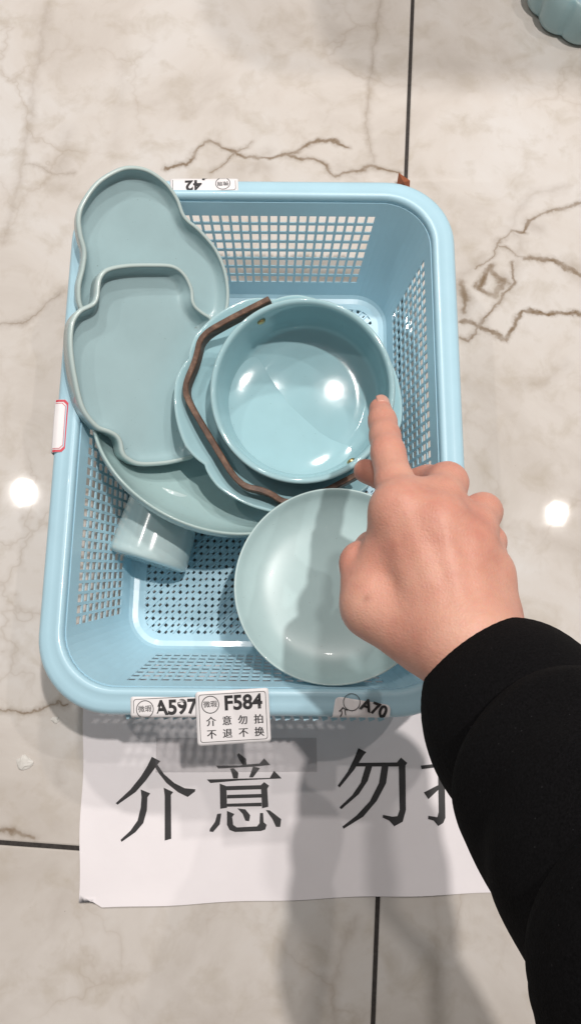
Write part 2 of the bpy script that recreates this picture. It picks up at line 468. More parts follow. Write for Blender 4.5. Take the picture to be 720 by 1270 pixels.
# colflag[k] = face between point k and k+1
def flags():
    fl_ = []
    for side in (fy_, fx_, fy_, fx_):
        fl_ += list(side) + [False] * 10
    return fl_
top = rrect(HX, HY, HR, cx_, cy_); bot = rrect(BX, BY, BR, cx_, cy_)
cf = flags()
ZT, ZB = 0.1195, 0.0215
rows = [0.0]; rf_ = []
v0, v1, nr = 0.12, 0.86, 8
p = (v1 - v0) / nr
for i in range(nr):
    a = v0 + p * i + p * 0.13
    rows += [a, a + p * 0.74]; rf_ += [False, True]
rows.append(1.0); rf_.append(False)
NP = len(top)
assert NP == len(cf), (NP, len(cf))
vs_, fs_ = [], []
for v in rows:
    for (a, c), (d, e) in zip(top, bot):
        vs_.append((a + (d - a) * v, c + (e - c) * v, ZT + (ZB - ZT) * v))
for r_ in range(len(rows) - 1):
    for k in range(NP):
        if rf_[r_] and cf[k]: continue
        j = (k + 1) % NP
        fs_.append((r_ * NP + k, r_ * NP + j, (r_ + 1) * NP + j, (r_ + 1) * NP + k))
# fillet to base
base_r = len(rows)
for off, z in ((0.003, 0.0185), (0.008, 0.0172), (0.014, 0.0170)):
    for (x, y) in rrect(BX - off, BY - off, max(BR - off, 0.012), cx_, cy_): vs_.append((x, y, z))
for r_ in range(base_r - 1, base_r + 2):
    for k in range(NP):
        j = (k + 1) % NP
        fs_.append((r_ * NP + k, r_ * NP + j, (r_ + 1) * NP + j, (r_ + 1) * NP + k))
wall = recalc(mesh_obj('lattice_wall', vs_, fs_, M_plastic, bx_root, smooth=False))
md = wall.modifiers.new('thick', 'SOLIDIFY'); md.thickness = 0.0013; md.offset = 0
# rim
prof = [(0.0006, 0.1185), (0.0004, 0.1220), (0.0016, 0.1252), (0.0040, 0.1265), (0.0066, 0.1258), (0.0085, 0.1247), (0.0120, 0.1243), (0.0165, 0.1236),
        (0.0192, 0.1218), (0.0206, 0.1185), (0.0208, 0.1120), (0.0209, 0.1050), (0.0196, 0.1050), (0.0190, 0.1180), (0.0150, 0.1215), (0.0040, 0.1225), (0.0022, 0.1185)]
vs_, fs_ = [], []
cxs = [-1 + 2 * i / 12 for i in range(13)]; cys = [-1 + 2 * i / 16 for i in range(17)]
for off, z in prof: vs_ += [(x, y, z) for x, y in rrect(HX + off, HY + off, HR + off * 0.8, cxs, cys, 14)]
n_ = len(vs_) // len(prof)
for r_ in range(len(prof)):
    r2 = (r_ + 1) % len(prof)
    for k in range(n_):
        j = (k + 1) % n_
        fs_.append((r_ * n_ + k, r_ * n_ + j, r2 * n_ + j, r2 * n_ + k))
recalc(mesh_obj('rim', vs_, fs_, M_plastic, bx_root))
# teeth below the rim flange
def box_vf(v, f, c, s, rz=0.0):
    b0 = len(v); ca, sa = math.cos(rz), math.sin(rz)
    for dz in (-1, 1):
        for dx, dy in ((-1, -1), (1, -1), (1, 1), (-1, 1)):
            x, y = dx * s[0], dy * s[1]
            v.append((c[0] + x * ca - y * sa, c[1] + x * sa + y * ca, c[2] + dz * s[2]))
    for q in ((0, 3, 2, 1), (4, 5, 6, 7), (0, 1, 5, 4), (1, 2, 6, 5), (2, 3, 7, 6), (3, 0, 4, 7)): f.append(tuple(b0 + i for i in q))
v, f = [], []
for i in range(28):
    x = -0.1 + 0.2 * (i + 0.5) / 28
    for sgn in (-1, 1): box_vf(v, f, (x, sgn * (HY + 0.0215), 0.1056), (0.0022, 0.0022, 0.0014), 0.35)
for i in range(46):
    y = -0.165 + 0.33 * (i + 0.5) / 46
    for sgn in (-1, 1): box_vf(v, f, (sgn * (HX + 0.0200), y, 0.1056), (0.0014, 0.0022, 0.0014))
tag(mesh_obj('rim_teeth', v, f, M_plastic, bx_root, smooth=False), kind='stuff')
# base lattice
v, f, vid = [], [], {}
def V_(x, y):
    k = (round(x, 6), round(y, 6))
    if k not in vid: vid[k] = len(v); v.append((x, y, 0.0166))
    return vid[k]
LX, LY = BX - 0.013, BY - 0.013
nx, ny = 36, 54
sx, sy = 2 * LX / nx, 2 * LY / ny
for i in range(nx):
    for j in range(ny):
        x0, y0 = -LX + i * sx, -LY + j * sy; xc, yc = x0 + sx / 2, y0 + sy / 2; h = 0.34
        for a, c in ((-1, -1), (1, -1), (1, 1), (-1, 1)):
            q = [V_(xc + a * sx / 2, yc + c * sy / 2), V_(xc, yc + c * sy / 2), V_(xc, yc + c * sy * h), V_(xc + a * sx * h, yc), V_(xc + a * sx / 2, yc)]
            f.append(q if a * c < 0 else q[::-1])
bl = recalc(mesh_obj('lattice_base', v, f, M_plastic, bx_root, smooth=False))
bl.data.flip_normals() if bl.data.polygons[0].normal.z < 0 else None
md = bl.modifiers.new('thick', 'SOLIDIFY'); md.thickness = 0.0022; md.offset = -1
v, f = [], []
for k in range(-40, 41):     # diagonal ridges
    c0 = k * sx * 1.0
    # line y = x*sy/sx + c ; clip to rectangle
    pts = []
    m_ = sy / sx
    xa, xb = -LX, LX
    lo = max(xa, (-LY - c0 * 1.5) / m_); hi = min(xb, (LY - c0 * 1.5) / m_)
    if hi - lo < 0.01: continue
    mid = (lo + hi) / 2; ln = (hi - lo) / 2 * math.hypot(1, m_)
    box_vf(v, f, (mid, mid * m_ + c0 * 1.5, 0.0172), (ln, 0.0006, 0.0006), math.atan(m_))
tag(mesh_obj('base_ridges', v, f, M_plastic, bx_root, smooth=False), kind='stuff')
# foot ring of the basket, touching the floor
v, f = [], []
fr = rrect(BX - 0.006, BY - 0.006, 0.028, cxs, cys, 8); fr2 = rrect(BX - 0.010, BY - 0.010, 0.026, cxs, cys, 8)
n_ = len(fr)
for lp, z in ((fr, 0.0178), (fr, 0.0), (fr2, 0.0), (fr2, 0.0165)): v += [(x, y, z) for x, y in lp]
for r_ in range(3):
    for k in range(n_):
        j = (k + 1) % n_; f.append((r_ * n_ + k, r_ * n_ + j, (r_ + 1) * n_ + j, (r_ + 1) * n_ + k))
recalc(mesh_obj('foot_ring', v, f, M_plastic, bx_root))

# ------------------------------------------------------------------ dishes
def lathe(name, prof, mat, c, n, parent=None, seg=112, rfun=None, xhint=(1, 0, 0), caps=True):
    """prof: list of (r, z) from centre of the underside round the rim to the centre of the inside; z=0 is the rim plane"""
    v, f = [], []
    for (r_, z) in prof:
        for k in range(seg):
            a = 2 * math.pi * k / seg
            rr = r_ * (rfun(a, r_, z) if rfun else 1)
            v.append((rr * math.cos(a), rr * math.sin(a), z))
    for i in range(len(prof) - 1):
        for k in range(seg):
            j = (k + 1) % seg
            f.append((i * seg + k, i * seg + j, (i + 1) * seg + j, (i + 1) * seg + k))
    if caps:
        f.append(tuple(range(seg))[::-1]); f.append(tuple((len(prof) - 1) * seg + k for k in range(seg)))
    o = recalc(mesh_obj(name, v, f, mat, None))
    o.matrix_world = frame(c, n, xhint)
    if parent: adopt(o, parent)
    return o

def round_prof(pts, it=2):
    for _ in range(it):
        q = [pts[0]]
        for a, c in zip(pts[:-1], pts[1:]):
            q += [(a[0] * .75 + c[0] * .25, a[1] * .75 + c[1] * .25), (a[0] * .25 + c[0] * .75, a[1] * .25 + c[1] * .75)]
        q.append(pts[-1]); pts = q
    return pts

# wide bowl tilted up on the cup (under the cloud plates)
c_w = P(268, 536, 0.074); n_w = nrm((0.42, 0.44, 1))
pw = round_prof([(0.001, -0.040), (0.052, -0.040), (0.060, -0.037), (0.088, -0.028), (0.1040, -0.012), (0.1085, -0.001), (0.1075, 0.0012), (0.1052, 0.0), (0.100, -0.010), (0.084, -0.023), (0.056, -0.032), (0.001, -0.033)])
o = lathe('wide_bowl', pw, M_glaze_grn, c_w, n_w)
tag(o, 'wide shallow celadon bowl tilted up on the cup, beneath the cloud plates', 'bowl')

# cup lying on its side
a_c = P(208, 618, 0.050); b_c = P(182, 698, 0.046)
ax = nrm(a_c - b_c)
pc = round_prof([(0.001, 0.0), (0.026, 0.0), (0.0325, 0.0008), (0.0352, 0.004), (0.0350, 0.012), (0.0325, 0.045), (0.0315, 0.063), (0.0308, 0.064), (0.0298, 0.062), (0.0305, 0.040), (0.031, 0.008), (0.026, 0.005), (0.001, 0.005)])
o = lathe('small_cup', pc, M_glaze_pale, b_c, ax)
tag(o, 'small pale celadon cup lying on its side under the wide bowl', 'cup')

# scalloped plate under the pot
c_s = P(360, 498, 0.098); n_s = nrm((0.16, -0.05, 1))
th0 = math.radians(219)
def scal(a, r_, z):
    k = max(0.0, (r_ - 0.055) / 0.05)
    return 0.965 - 0.060 * k * (1 - min(1.0, abs(math.sin(3 * (a - th0))) * 1.6) ** 0.7)
ps = round_prof([(0.001, -0.024), (0.055, -0.024), (0.060, -0.021), (0.088, -0.010), (0.101, -0.001), (0.1025, 0.0006), (0.1012, 0.0022), (0.0985, 0.0014), (0.086, -0.006), (0.058, -0.017), (0.001, -0.019)])
o = lathe('scalloped_plate', ps, M_glaze_blue, c_s, n_s, seg=192, rfun=scal)
tag(o, 'celadon plate with scalloped edge directly beneath the round pot', 'plate')

# round pot with bail handle
c_p = P(374, 485, 0.136); n_p = nrm((-0.085, -0.27, 1))
pot = empty('round_pot', c_p - n_p * 0.062)
tag(pot, 'round straight-walled celadon pot with a bent brown wooden handle', 'pot')
pp = round_prof([(0.001, -0.062), (0.060, -0.062), (0.064, -0.0605), (0.0665, -0.056), (0.0722, -0.030), (0.0742, -0.008), (0.0752, -0.0015), (0.0745, 0.0012), (0.0728, 0.0018), (0.0706, 0.0008), (0.0695, -0.002), (0.0685, -0.028), (0.0650, -0.048), (0.0615, -0.0540), (0.055, -0.0562), (0.046, -0.0566), (0.040, -0.0566), (0.020, -0.0566), (0.001, -0.0566)], 2)
lathe('pot_body', pp, M_glaze_blue, c_p, n_p, pot, seg=128)
# rivets on the inside wall
pd = c_p - n_p * 0.013
for (px, py) in ((323, 397), (432, 568)):
    q = PP(px, py, pd, n_p); d = nrm(q - pd)
    rp = pd + d * 0.0683
    lathe('rivet', [(0.0001, 0.0016), (0.0018, 0.0015), (0.0031, 0.0009), (0.0037, 0.0), (0.0037, -0.002), (0.0001, -0.002)], M_brass, rp, -d, pot, seg=20)
# handle strap
hp = [(334, 371, .146), (290, 393, .138), (249, 416, .131), (243, 446, .126), (230, 476, .122), (231, 494, .120), (262, 546, .117), (296, 602, .114), (331, 609, .110), (356, 626, .104), (400, 611, .106), (441, 589, .113)]
def catmull(pts, per=4, closed=False):
    pts = [np.asarray(p_, float) for p_ in pts]
    n = len(pts); out = []
    rngi = range(n) if closed else range(n - 1)
    for i in rngi:
        g = (lambda k: pts[k % n]) if closed else (lambda k: pts[min(max(k, 0), n - 1)])
        p0, p1, p2, p3 = g(i - 1), g(i), g(i + 1), g(i + 2)
        for k in range(per):
            t = k / per
            out.append(0.5 * ((2 * p1) + (-p0 + p2) * t + (2 * p0 - 5 * p1 + 4 * p2 - p3) * t * t + (-p0 + 3 * p1 - 3 * p2 + p3) * t ** 3))
    if not closed: out.append(pts[-1])
    return out
path = [np.array(q) for q in [P(*h) for h in hp]]
for _ in range(3):
    path = [path[0]] + [w for a, c in zip(path[:-1], path[1:]) for w in (a * .78 + c * .22, a * .22 + c * .78)] + [path[-1]]
v, f = [], []
for i, c in enumerate(path):
    t = nrm(path[min(i + 1, len(path) - 1)] - path[max(i - 1, 0)])
    u_ = nrm(nrm((-0.1, -0.1, 1)) - t * (nrm((-0.1, -0.1, 1)) @ t))
    s_ = np.cross(t, u_)
    hw, ht, be = 0.0064, 0.0024, 0.0006
    if i in (0, len(path) - 1): hw *= 0.8
    for a, d in ((-ht, -hw + be), (-ht + be, -hw), (ht - be, -hw), (ht, -hw + be), (ht, hw - be), (ht - be, hw), (-ht + be, hw), (-ht, hw - be)):
        v.append(c + s_ * a + u_ * (d - 0.0045))
for i in range(len(path) - 1):
    for k in range(8):
        j = (k + 1) % 8; f.append((i * 8 + k, i * 8 + j, i * 8 + 8 + j, i * 8 + 8 + k))
f.append(tuple(range(8))); f.append(tuple((len(path) - 1) * 8 + k for k in range(8))[::-1])
hn = recalc(mesh_obj('handle', v, f, M_wood, None, smooth=False)); adopt(hn, pot)

# small coupe dish near the hand
c_b = P(413, 724, 0.116); n_b = nrm((-0.10, 0.04, 1))
pb = round_prof([(0.001, -0.024), (0.040, -0.024), (0.044, -0.0228), (0.062, -0.018), (0.0745, -0.008), (0.0784, -0.001), (0.0790, 0.0008), (0.0779, 0.0016), (0.0766, 0.0004), (0.0715, -0.007), (0.060, -0.0145), (0.042, -0.0180), (0.020, -0.0190), (0.001, -0.0192)])
o = lathe('shallow_dish', pb, M_glaze_satin, c_b, n_b)
tag(o, 'plain round shallow celadon dish under the hand', 'dish')

# cloud plates: outline on its own tilted plane
def plane3(a, b_, c):
    A, B, C_ = P(*a), P(*b_), P(*c)
    n = nrm(np.cross(B - A, C_ - A))
    if n[2] < 0: n = -n
    return A, n
def cloud_plate(name, px, plane, mat, depth, wallw):
    A, n = plane
    pts = [PP(x, y, A, n) for x, y in px]
    cen = np.mean(pts, axis=0)
    Mx = frame(cen, n); inv = np.array(Mx.inverted())
    loc = [(inv @ np.append(q, 1))[:2] for q in pts]
    loc = np.array(catmull(loc, 10, True))
    # even spacing
    seg = np.linalg.norm(np.roll(loc, -1, 0) - loc, axis=1); s = np.concatenate([[0], np.cumsum(seg)])
    n_ = 320; ts = np.linspace(0, s[-1], n_, endpoint=False)
    ext = np.vstack([loc, loc[:1]])
    loc = np.stack([np.interp(ts, s, ext[:, 0]), np.interp(ts, s, ext[:, 1])], 1)
    for _ in range(1): loc = 0.5 * loc + 0.25 * (np.roll(loc, 1, 0) + np.roll(loc, -1, 0))
    area = 0.5 * np.sum(loc[:, 0] * np.roll(loc[:, 1], -1) - np.roll(loc[:, 0], -1) * loc[:, 1])
    if area < 0: loc = loc[::-1]
    def inset(d):
        q = loc.copy(); steps = max(1, int(math.ceil(abs(d) / 0.001)))
        for _ in range(steps):
            t = np.roll(q, -1, 0) - np.roll(q, 1, 0); t /= np.linalg.norm(t, axis=1)[:, None]
            q = q + np.stack([-t[:, 1], t[:, 0]], 1) * d / steps
            sk = 0.08 if d < wallw else 0.16
            q = (1 - 2 * sk) * q + sk * (np.roll(q, 1, 0) + np.roll(q, -1, 0))
        return q
    D = depth
    prof = [(0.008, -D), (0.004, -D), (0.0020, -D + 0.0008), (0.0008, -D + 0.003), (0.0002, -0.004), (0.0, -0.001), (0.0006, 0.0006), (0.0020, 0.0014), (0.0036, 0.0010),
            (wallw * 0.75, -0.001), (wallw, -0.004), (wallw + 0.0016, -D + 0.009), (wallw + 0.0032, -D + 0.0062), (wallw + 0.0050, -D + 0.0052), (wallw + 0.0080, -D + 0.0048)]
    v, f = [], []
    rings = [(inset(d), z) for d, z in prof]
    for q, z in rings: v += [(x, y, z) for x, y in q]
    for i in range(len(rings) - 1):
        for k in range(n_):
            j = (k + 1) % n_; f.append((i * n_ + k, i * n_ + j, (i + 1) * n_ + j, (i + 1) * n_ + k))
    from mathutils.geometry import delaunay_2d_cdt
    for q, z in (rings[0], rings[-1]):
        lo_, hi_ = q.min(0), q.max(0)
        pts2 = [Vector(p_) for p_ in q]
        for gx in np.arange(lo_[0], hi_[0], 0.008):
            for gy in np.arange(lo_[1], hi_[1], 0.008):
                if np.min(np.hypot(q[:, 0] - gx, q[:, 1] - gy)) > 0.004: pts2.append(Vector((gx, gy)))
        r = delaunay_2d_cdt(pts2, [(k, (k + 1) % n_) for k in range(n_)], [], 1, 1e-6)
        b0 = len(v); v += [(p_[0], p_[1], z) for p_ in r[0]]
        f += [tuple(b0 + i for i in t3) for t3 in r[2]]
    o = mesh_obj(name, v, f, mat)
    bm = bmesh.new(); bm.from_mesh(o.data)
    bmesh.ops.remove_doubles(bm, verts=bm.verts, dist=1e-5)
    bmesh.ops.recalc_face_normals(bm, faces=bm.faces)
    bm.to_mesh(o.data); bm.free()
    o.matrix_world = Mx
    return o
L1 = [(101, 250), (118, 226), (140, 211), (160, 205), (184, 209), (207, 225), (222, 246), (231, 268), (249, 284), (269, 308), (281, 336), (285, 367), (280, 393), (262, 408), (235, 415), (200, 417), (165, 415), (135, 409), (110, 397), (97, 380), (95, 355), (100, 332), (102, 312), (97, 292), (95, 270)]
o = cloud_plate('cloud_plate', L1, plane3((160, 204, .165), (96, 330, .150), (283, 382, .084)), M_glaze_grey, 0.016, 0.0042)
tag(o, 'large rounded cloud-shaped celadon plate leaning on the basket corner', 'plate')
L2 = [(118, 366), (119, 354), (122, 342), (132, 332), (155, 327), (188, 326), (215, 328), (231, 340), (240, 359), (242, 376), (252, 386), (263, 394), (266, 412), (265, 445), (262, 480), (258, 508), (253, 528), (249, 541), (247, 556), (240, 568), (228, 572), (203, 577), (172, 578), (155, 570), (149, 561), (147, 550), (143, 543), (134, 538), (118, 531), (100, 507), (90, 468), (85, 430), (87, 400), (97, 384), (108, 378), (115, 374)]
o = cloud_plate('notched_plate', L2, plane3((84, 430, .160), (285, 475, .078), (190, 325, .143)), M_glaze_grey, 0.018, 0.0042)
tag(o, 'smaller notched celadon plate laid over the cloud-shaped plate', 'plate')

# lobed flower bowl in the corner, on the floor
c_f = P(728, -4, 0.0)
def lobes(a, r_, z): return 1 + 0.075 * abs(math.sin(6 * a + 0.3)) ** 0.75 - 0.04
fb = empty('flower_bowl', c_f)
tag(fb, 'blue lobed flower-shaped bowl with embossed top standing on the floor', 'bowl')
pf = round_prof([(0.001, 0.0), (0.062, 0.0), (0.068, 0.0015), (0.0705, 0.007), (0.0715, 0.025), (0.0710, 0.040), (0.0690, 0.0475), (0.0675, 0.0490), (0.0655, 0.0482), (0.064, 0.043), (0.001, 0.043)], 1)
lathe('bowl_body', pf, M_glaze_blue, c_f, (0, 0, 1), fb, seg=144, rfun=lobes)
v, f = [], []
nr_, na_ = 40, 160
for i in range(nr_ + 1):
    for k in range(na_):
        r_ = 0.0635 * i / nr_; a = 2 * math.pi * k / na_
        z = 0.0452 + 0.0016 * math.sin(r_ * 420 + 2 * math.sin(6 * a)) * math.cos(6 * a + r_ * 60)
        v.append((r_ * lobes(a, r_, 0) * math.cos(a), r_ * lobes(a, r_, 0) * math.sin(a), z))
for i in range(nr_):
    for k in range(na_):
        j = (k + 1) % na_; f.append((i * na_ + k, i * na_ + j, (i + 1) * na_ + j, (i + 1) * na_ + k))
M_emboss = glaze('celadon_glaze_emboss', (0.36, 0.50, 0.58), 0.15)
e_ = recalc(mesh_obj('embossed_top', v, f, M_emboss)); e_.location = tuple(c_f); adopt(e_, fb)

# ------------------------------------------------------------------ paper sign
ZP = 0.0016
pa = P(101, 880, 0)[:2]; pl = P(98, 1127, 0)[:2]; pbr = P(612, 1118, 0)[:2]; pbl = P(121, 1136, 0)[:2]
ex = nrm(pbr - pbl); ey = np.array([-ex[1], ex[0]])
PW, PH = 0.40, 0.236
org = pl
nxp, nyp = 80, 48
v, f = [], []
def paper_z(u, w):
    z = 0.0006 + 0.0005 * (math.sin(u * 37 + w * 11) * math.sin(w * 43 - u * 9) + 1) * 0.5
    z += 0.0016 * math.exp(-((u) / 0.012) ** 2) * max(0, math.sin(w * 40))
    z += 0.0012 * math.exp(-((w) / 0.010) ** 2) * max(0, math.sin(u * 26 + 0.5))
    return z
for j in range(nyp + 1):
    for i in range(nxp + 1):
        u, w = PW * i / nxp, PH * j / nyp
        if u + w * 1.4 < 0.020 and j == 0:     # clipped corner
            w2 = (0.012 - u * 0.6); w = max(w, w2)
        edge = 0.0
        if i == 0: edge = 0.0008 * math.sin(w * 70)
        if j == 0: w += 0.0006 * math.sin(u * 60) + 0.012 * 0.25 * math.sin(math.pi * u / 0.42) * 0.4
        q = org + ex * (u + edge) + ey * w
        v.append((q[0], q[1], paper_z(u, w) + 0.0003))
for j in range(nyp):
    for i in range(nxp):
        a = j * (nxp + 1) + i; f.append((a, a + 1, a + nxp + 2, a + nxp + 1))
sign = empty('paper_sign', (org[0], org[1], 0))
tag(sign, 'white paper notice with large black characters lying on the floor', 'paper sign')
ps_ = mesh_obj('sheet', v, f, M_paper); adopt(ps_, sign)
def pz(x, y):
    d = np.array([x, y]) - org; return paper_z(d @ ex, d @ ey) + 0.0003
def print_char(polys, fn):
    v, f = [], []
    for poly in polys:
        b0 = len(v)
        for q in poly:
            px, py = fn(*q); w = P(px, py, 0.001); v.append((w[0], w[1], pz(w[0], w[1]) + 0.00035))
        f.append(tuple(range(b0, len(v))))
    o = mesh_obj('printed_character', v, f, M_ink, None, smooth=False)
    bm = bmesh.new(); bm.from_mesh(o.data)
    bmesh.ops.triangulate(bm, faces=bm.faces, ngon_method='EAR_CLIP')
    for g in bm.faces:
        if g.normal.z < 0: g.normal_flip()
    bm.to_mesh(o.data); bm.free()
    adopt(o, sign)
fa = lambda x, y: (130 + x / 3.13, 920 + y / 3.13)
fbx = lambda x, y: (400 + x / 3.6, 910 + y / 3.6)
print_char([  # jie
  [(183, 58), (216, 75), (205, 88), (160, 150), (120, 195), (50, 244), (43, 238), (100, 185), (140, 135), (165, 95)],
  [(205, 88), (230, 125), (270, 160), (310, 180), (352, 184), (350, 193), (322, 214), (285, 196), (240, 160), (210, 122), (192, 92)],
  [(140, 185), (177, 200), (166, 215), (164, 265), (150, 315), (120, 350), (66, 388), (62, 380), (100, 345), (128, 305), (140, 255), (143, 215)],
  [(229, 178), (266, 195), (257, 206), (258, 376), (233, 383), (233, 210)]], fa)
print_char([  # yi
  [(520, 44), (548, 66), (550, 88), (535, 90), (520, 68), (513, 50)],
  [(432, 92), (520, 92), (536, 90), (548, 88), (600, 84), (618, 64), (642, 90), (580, 96), (440, 104)],
  [(486, 104), (500, 102), (518, 120), (516, 142), (498, 142), (492, 120)],
  [(575, 96), (602, 102), (575, 138), (560, 138)],
  [(396, 146), (640, 140), (656, 112), (686, 142), (520, 150), (410, 160)],
  [(446, 162), (472, 172), (474, 256), (448, 260)],
  [(472, 172), (605, 168), (618, 156), (637, 170), (630, 182), (634, 252), (610, 258), (606, 184), (472, 188)],
  [(474, 206), (608, 202), (608, 216), (474, 220)], [(474, 240), (608, 236), (608, 250), (474, 252)],
  [(436, 280), (452, 278), (446, 320), (420, 350), (406, 348), (408, 338), (428, 310)],
  [(474, 268), (503, 280), (494, 292), (498, 322), (512, 332), (590, 328), (600, 316), (602, 276), (614, 276), (616, 312), (628, 322), (622, 340), (606, 346), (505, 350), (484, 342), (474, 322)],
  [(514, 258), (545, 262), (564, 285), (560, 308), (545, 306), (535, 280)],
  [(624, 264), (640, 266), (684, 300), (680, 330), (664, 330), (650, 300)]], fa)
print_char([  # wu
  [(158, 64), (194, 82), (180, 98), (140, 160), (75, 240), (66, 232), (110, 170), (140, 110)],
  [(150, 130), (330, 128), (348, 106), (376, 130), (368, 142), (370, 340), (356, 392), (318, 413), (296, 388), (266, 374), (268, 362), (310, 370), (332, 368), (342, 340), (338, 146), (150, 146)],
  [(190, 146), (220, 146), (200, 210), (160, 270), (82, 337), (74, 328), (130, 275), (168, 220)],
  [(262, 146), (292, 146), (282, 220), (240, 300), (180, 370), (92, 424), (87, 414), (150, 365), (210, 300), (250, 220)]], fbx)
print_char([  # pai
  [(436, 142), (560, 128), (568, 142), (440, 158)],
  [(512, 70), (548, 82), (540, 100), (546, 375), (536, 398), (514, 412), (494, 388), (468, 380), (470, 366), (510, 372), (516, 350)],
  [(450, 262), (500, 236), (575, 200), (578, 212), (520, 245), (470, 292)],
  [(604, 180), (632, 190), (634, 392), (606, 408)], [(632, 190), (740, 186), (740, 204), (632, 208)], [(720, 180), (752, 190), (748, 400), (722, 406)],
  [(634, 284), (722, 282), (722, 298), (634, 300)], [(634, 376), (722, 374), (722, 390), (634, 392)], [(672, 110), (706, 122), (680, 180), (660, 184)]], fbx)
# clear tape over the top of the sheet
def tape(px4, z, label):
    q = [P(x, y, z) for x, y in px4]
    v = [(p_[0], p_[1], z) for p_ in q] + [(p_[0], p_[1], z + 0.00012) for p_ in q]
    f = [(0, 3, 2, 1), (4, 5, 6, 7), (0, 1, 5, 4), (1, 2, 6, 5), (2, 3, 7, 6), (3, 0, 4, 7)]
    o = mesh_obj('tape_strip', v, f, M_tape, None, smooth=False)
    return tag(o, label, 'tape')
tape([(193, 958), (393, 957), (392, 915), (194, 915)], 0.0024, 'clear tape strip along the top of the paper notice')

# ------------------------------------------------------------------ labels on the rim
def text_mesh(txt, size, bold=0.0):
    c = bpy.data.curves.new('txt', 'FONT'); c.body = txt; c.size = size; c.align_x = 'CENTER'; c.align_y = 'CENTER'; c.offset = bold; c.resolution_u = 5
    o = bpy.data.objects.new('txt', c); COL.objects.link(o)
    bpy.context.view_layer.update()
    m = bpy.data.meshes.new_from_object(o.evaluated_get(bpy.context.evaluated_depsgraph_get()))
    bpy.data.objects.remove(o)
    return m
def label_sheet(name, root, W, Hh, shape, nu=24, nv=18, mat=M_label, rad=0.002):
    """shape(u, w) -> world point; u, w in metres from centre"""
    v, f = [], []
    for k in (0, 1):
        for j in range(nv + 1):
            for i in range(nu + 1):
                u, w = -W / 2 + W * i / nu, -Hh / 2 + Hh * j / nv
                # round the corners
                du, dw = abs(u) - (W / 2 - rad), abs(w) - (Hh / 2 - rad)
                if du > 0 and dw > 0:
                    l = math.hypot(du, dw)
                    if l > rad: u = math.copysign(W / 2 - rad + du * rad / l, u); w = math.copysign(Hh / 2 - rad + dw * rad / l, w)
                v.append(shape(u, w, 0.0002 * (1 - k) + 0.00003))
    n1 = (nu + 1) * (nv + 1)
    for j in range(nv):
        for i in range(nu):
            a = j * (nu + 1) + i
            f.append((a, a + 1, a + nu + 2, a + nu + 1)); f.append((n1 + a, n1 + a + nu + 1, n1 + a + nu + 2, n1 + a + 1))
    bd = [i for i in range(nu + 1)] + [j * (nu + 1) + nu for j in range(1, nv + 1)] + [nv * (nu + 1) + i for i in range(nu - 1, -1, -1)] + [j * (nu + 1) for j in range(nv - 1, 0, -1)]
    for a, c in zip(bd, bd[1:] + bd[:1]): f.append((a, n1 + a, n1 + c, c))
    o = mesh_obj(name, v, f, mat); adopt(o, root)
    return o
def put_text(root, txt, size, u0, w0, shape, bold=0.0, sx=1.0, mat=M_ink, name='printed_text', rot=0.0, clip=None, h=0.0004):
    m = text_mesh(txt, size, bold)
    bm = bmesh.new(); bm.from_mesh(m)
    bmesh.ops.triangulate(bm, faces=bm.faces)
    if clip:
        bad = [g for g in bm.faces if clip(u0 + g.calc_center_median().x * sx, w0 + g.calc_center_median().y)]
        bmesh.ops.delete(bm, geom=bad, context='FACES')
    for q in bm.verts:
        x, y = q.co.x * sx, q.co.y
        x, y = x * math.cos(rot) - y * math.sin(rot), x * math.sin(rot) + y * math.cos(rot)
        q.co = Vector(tuple(map(float, shape(u0 + x, w0 + y, h))))
    bm.to_mesh(m); bm.free()
    m.materials.clear(); m.materials.append(mat)
    o = bpy.data.objects.new(name, m); COL.objects.link(o); adopt(o, root)
    return o
def put_ring(root, pts_out, pts_in, shape, mat=M_ink, name='printed_line', h=0.0004):
    n = len(pts_out); v = [shape(x, y, h) for x, y in pts_out] + [shape(x, y, h) for x, y in pts_in]
    f = [(i, (i + 1) % n, n + (i + 1) % n, n + i) for i in range(n)]
    o = mesh_obj(name, v, f, mat, None, smooth=False); adopt(o, root)
    return o
def rr_line(W, Hh, r, n=5):
    pts = []
    for cx, cy, a0 in ((W / 2 - r, Hh / 2 - r, 0), (-W / 2 + r, Hh / 2 - r, 90), (-W / 2 + r, -Hh / 2 + r, 180), (W / 2 - r, -Hh / 2 + r, 270)):
        for k in range(n + 1):
            a = math.radians(a0 + 90 * k / n); pts.append((cx + r * math.cos(a), cy + r * math.sin(a)))
    return pts
def dense(pts, n=8):
    return [tuple(np.array(a) + (np.array(c) - np.array(a)) * k / n) for a, c in zip(pts, pts[1:] + pts[:1]) for k in range(n)]
def circ(cx, cy, r, n=32): return [(cx + r * math.cos(2 * math.pi * k / n), cy + r * math.sin(2 * math.pi * k / n)) for k in range(n)]
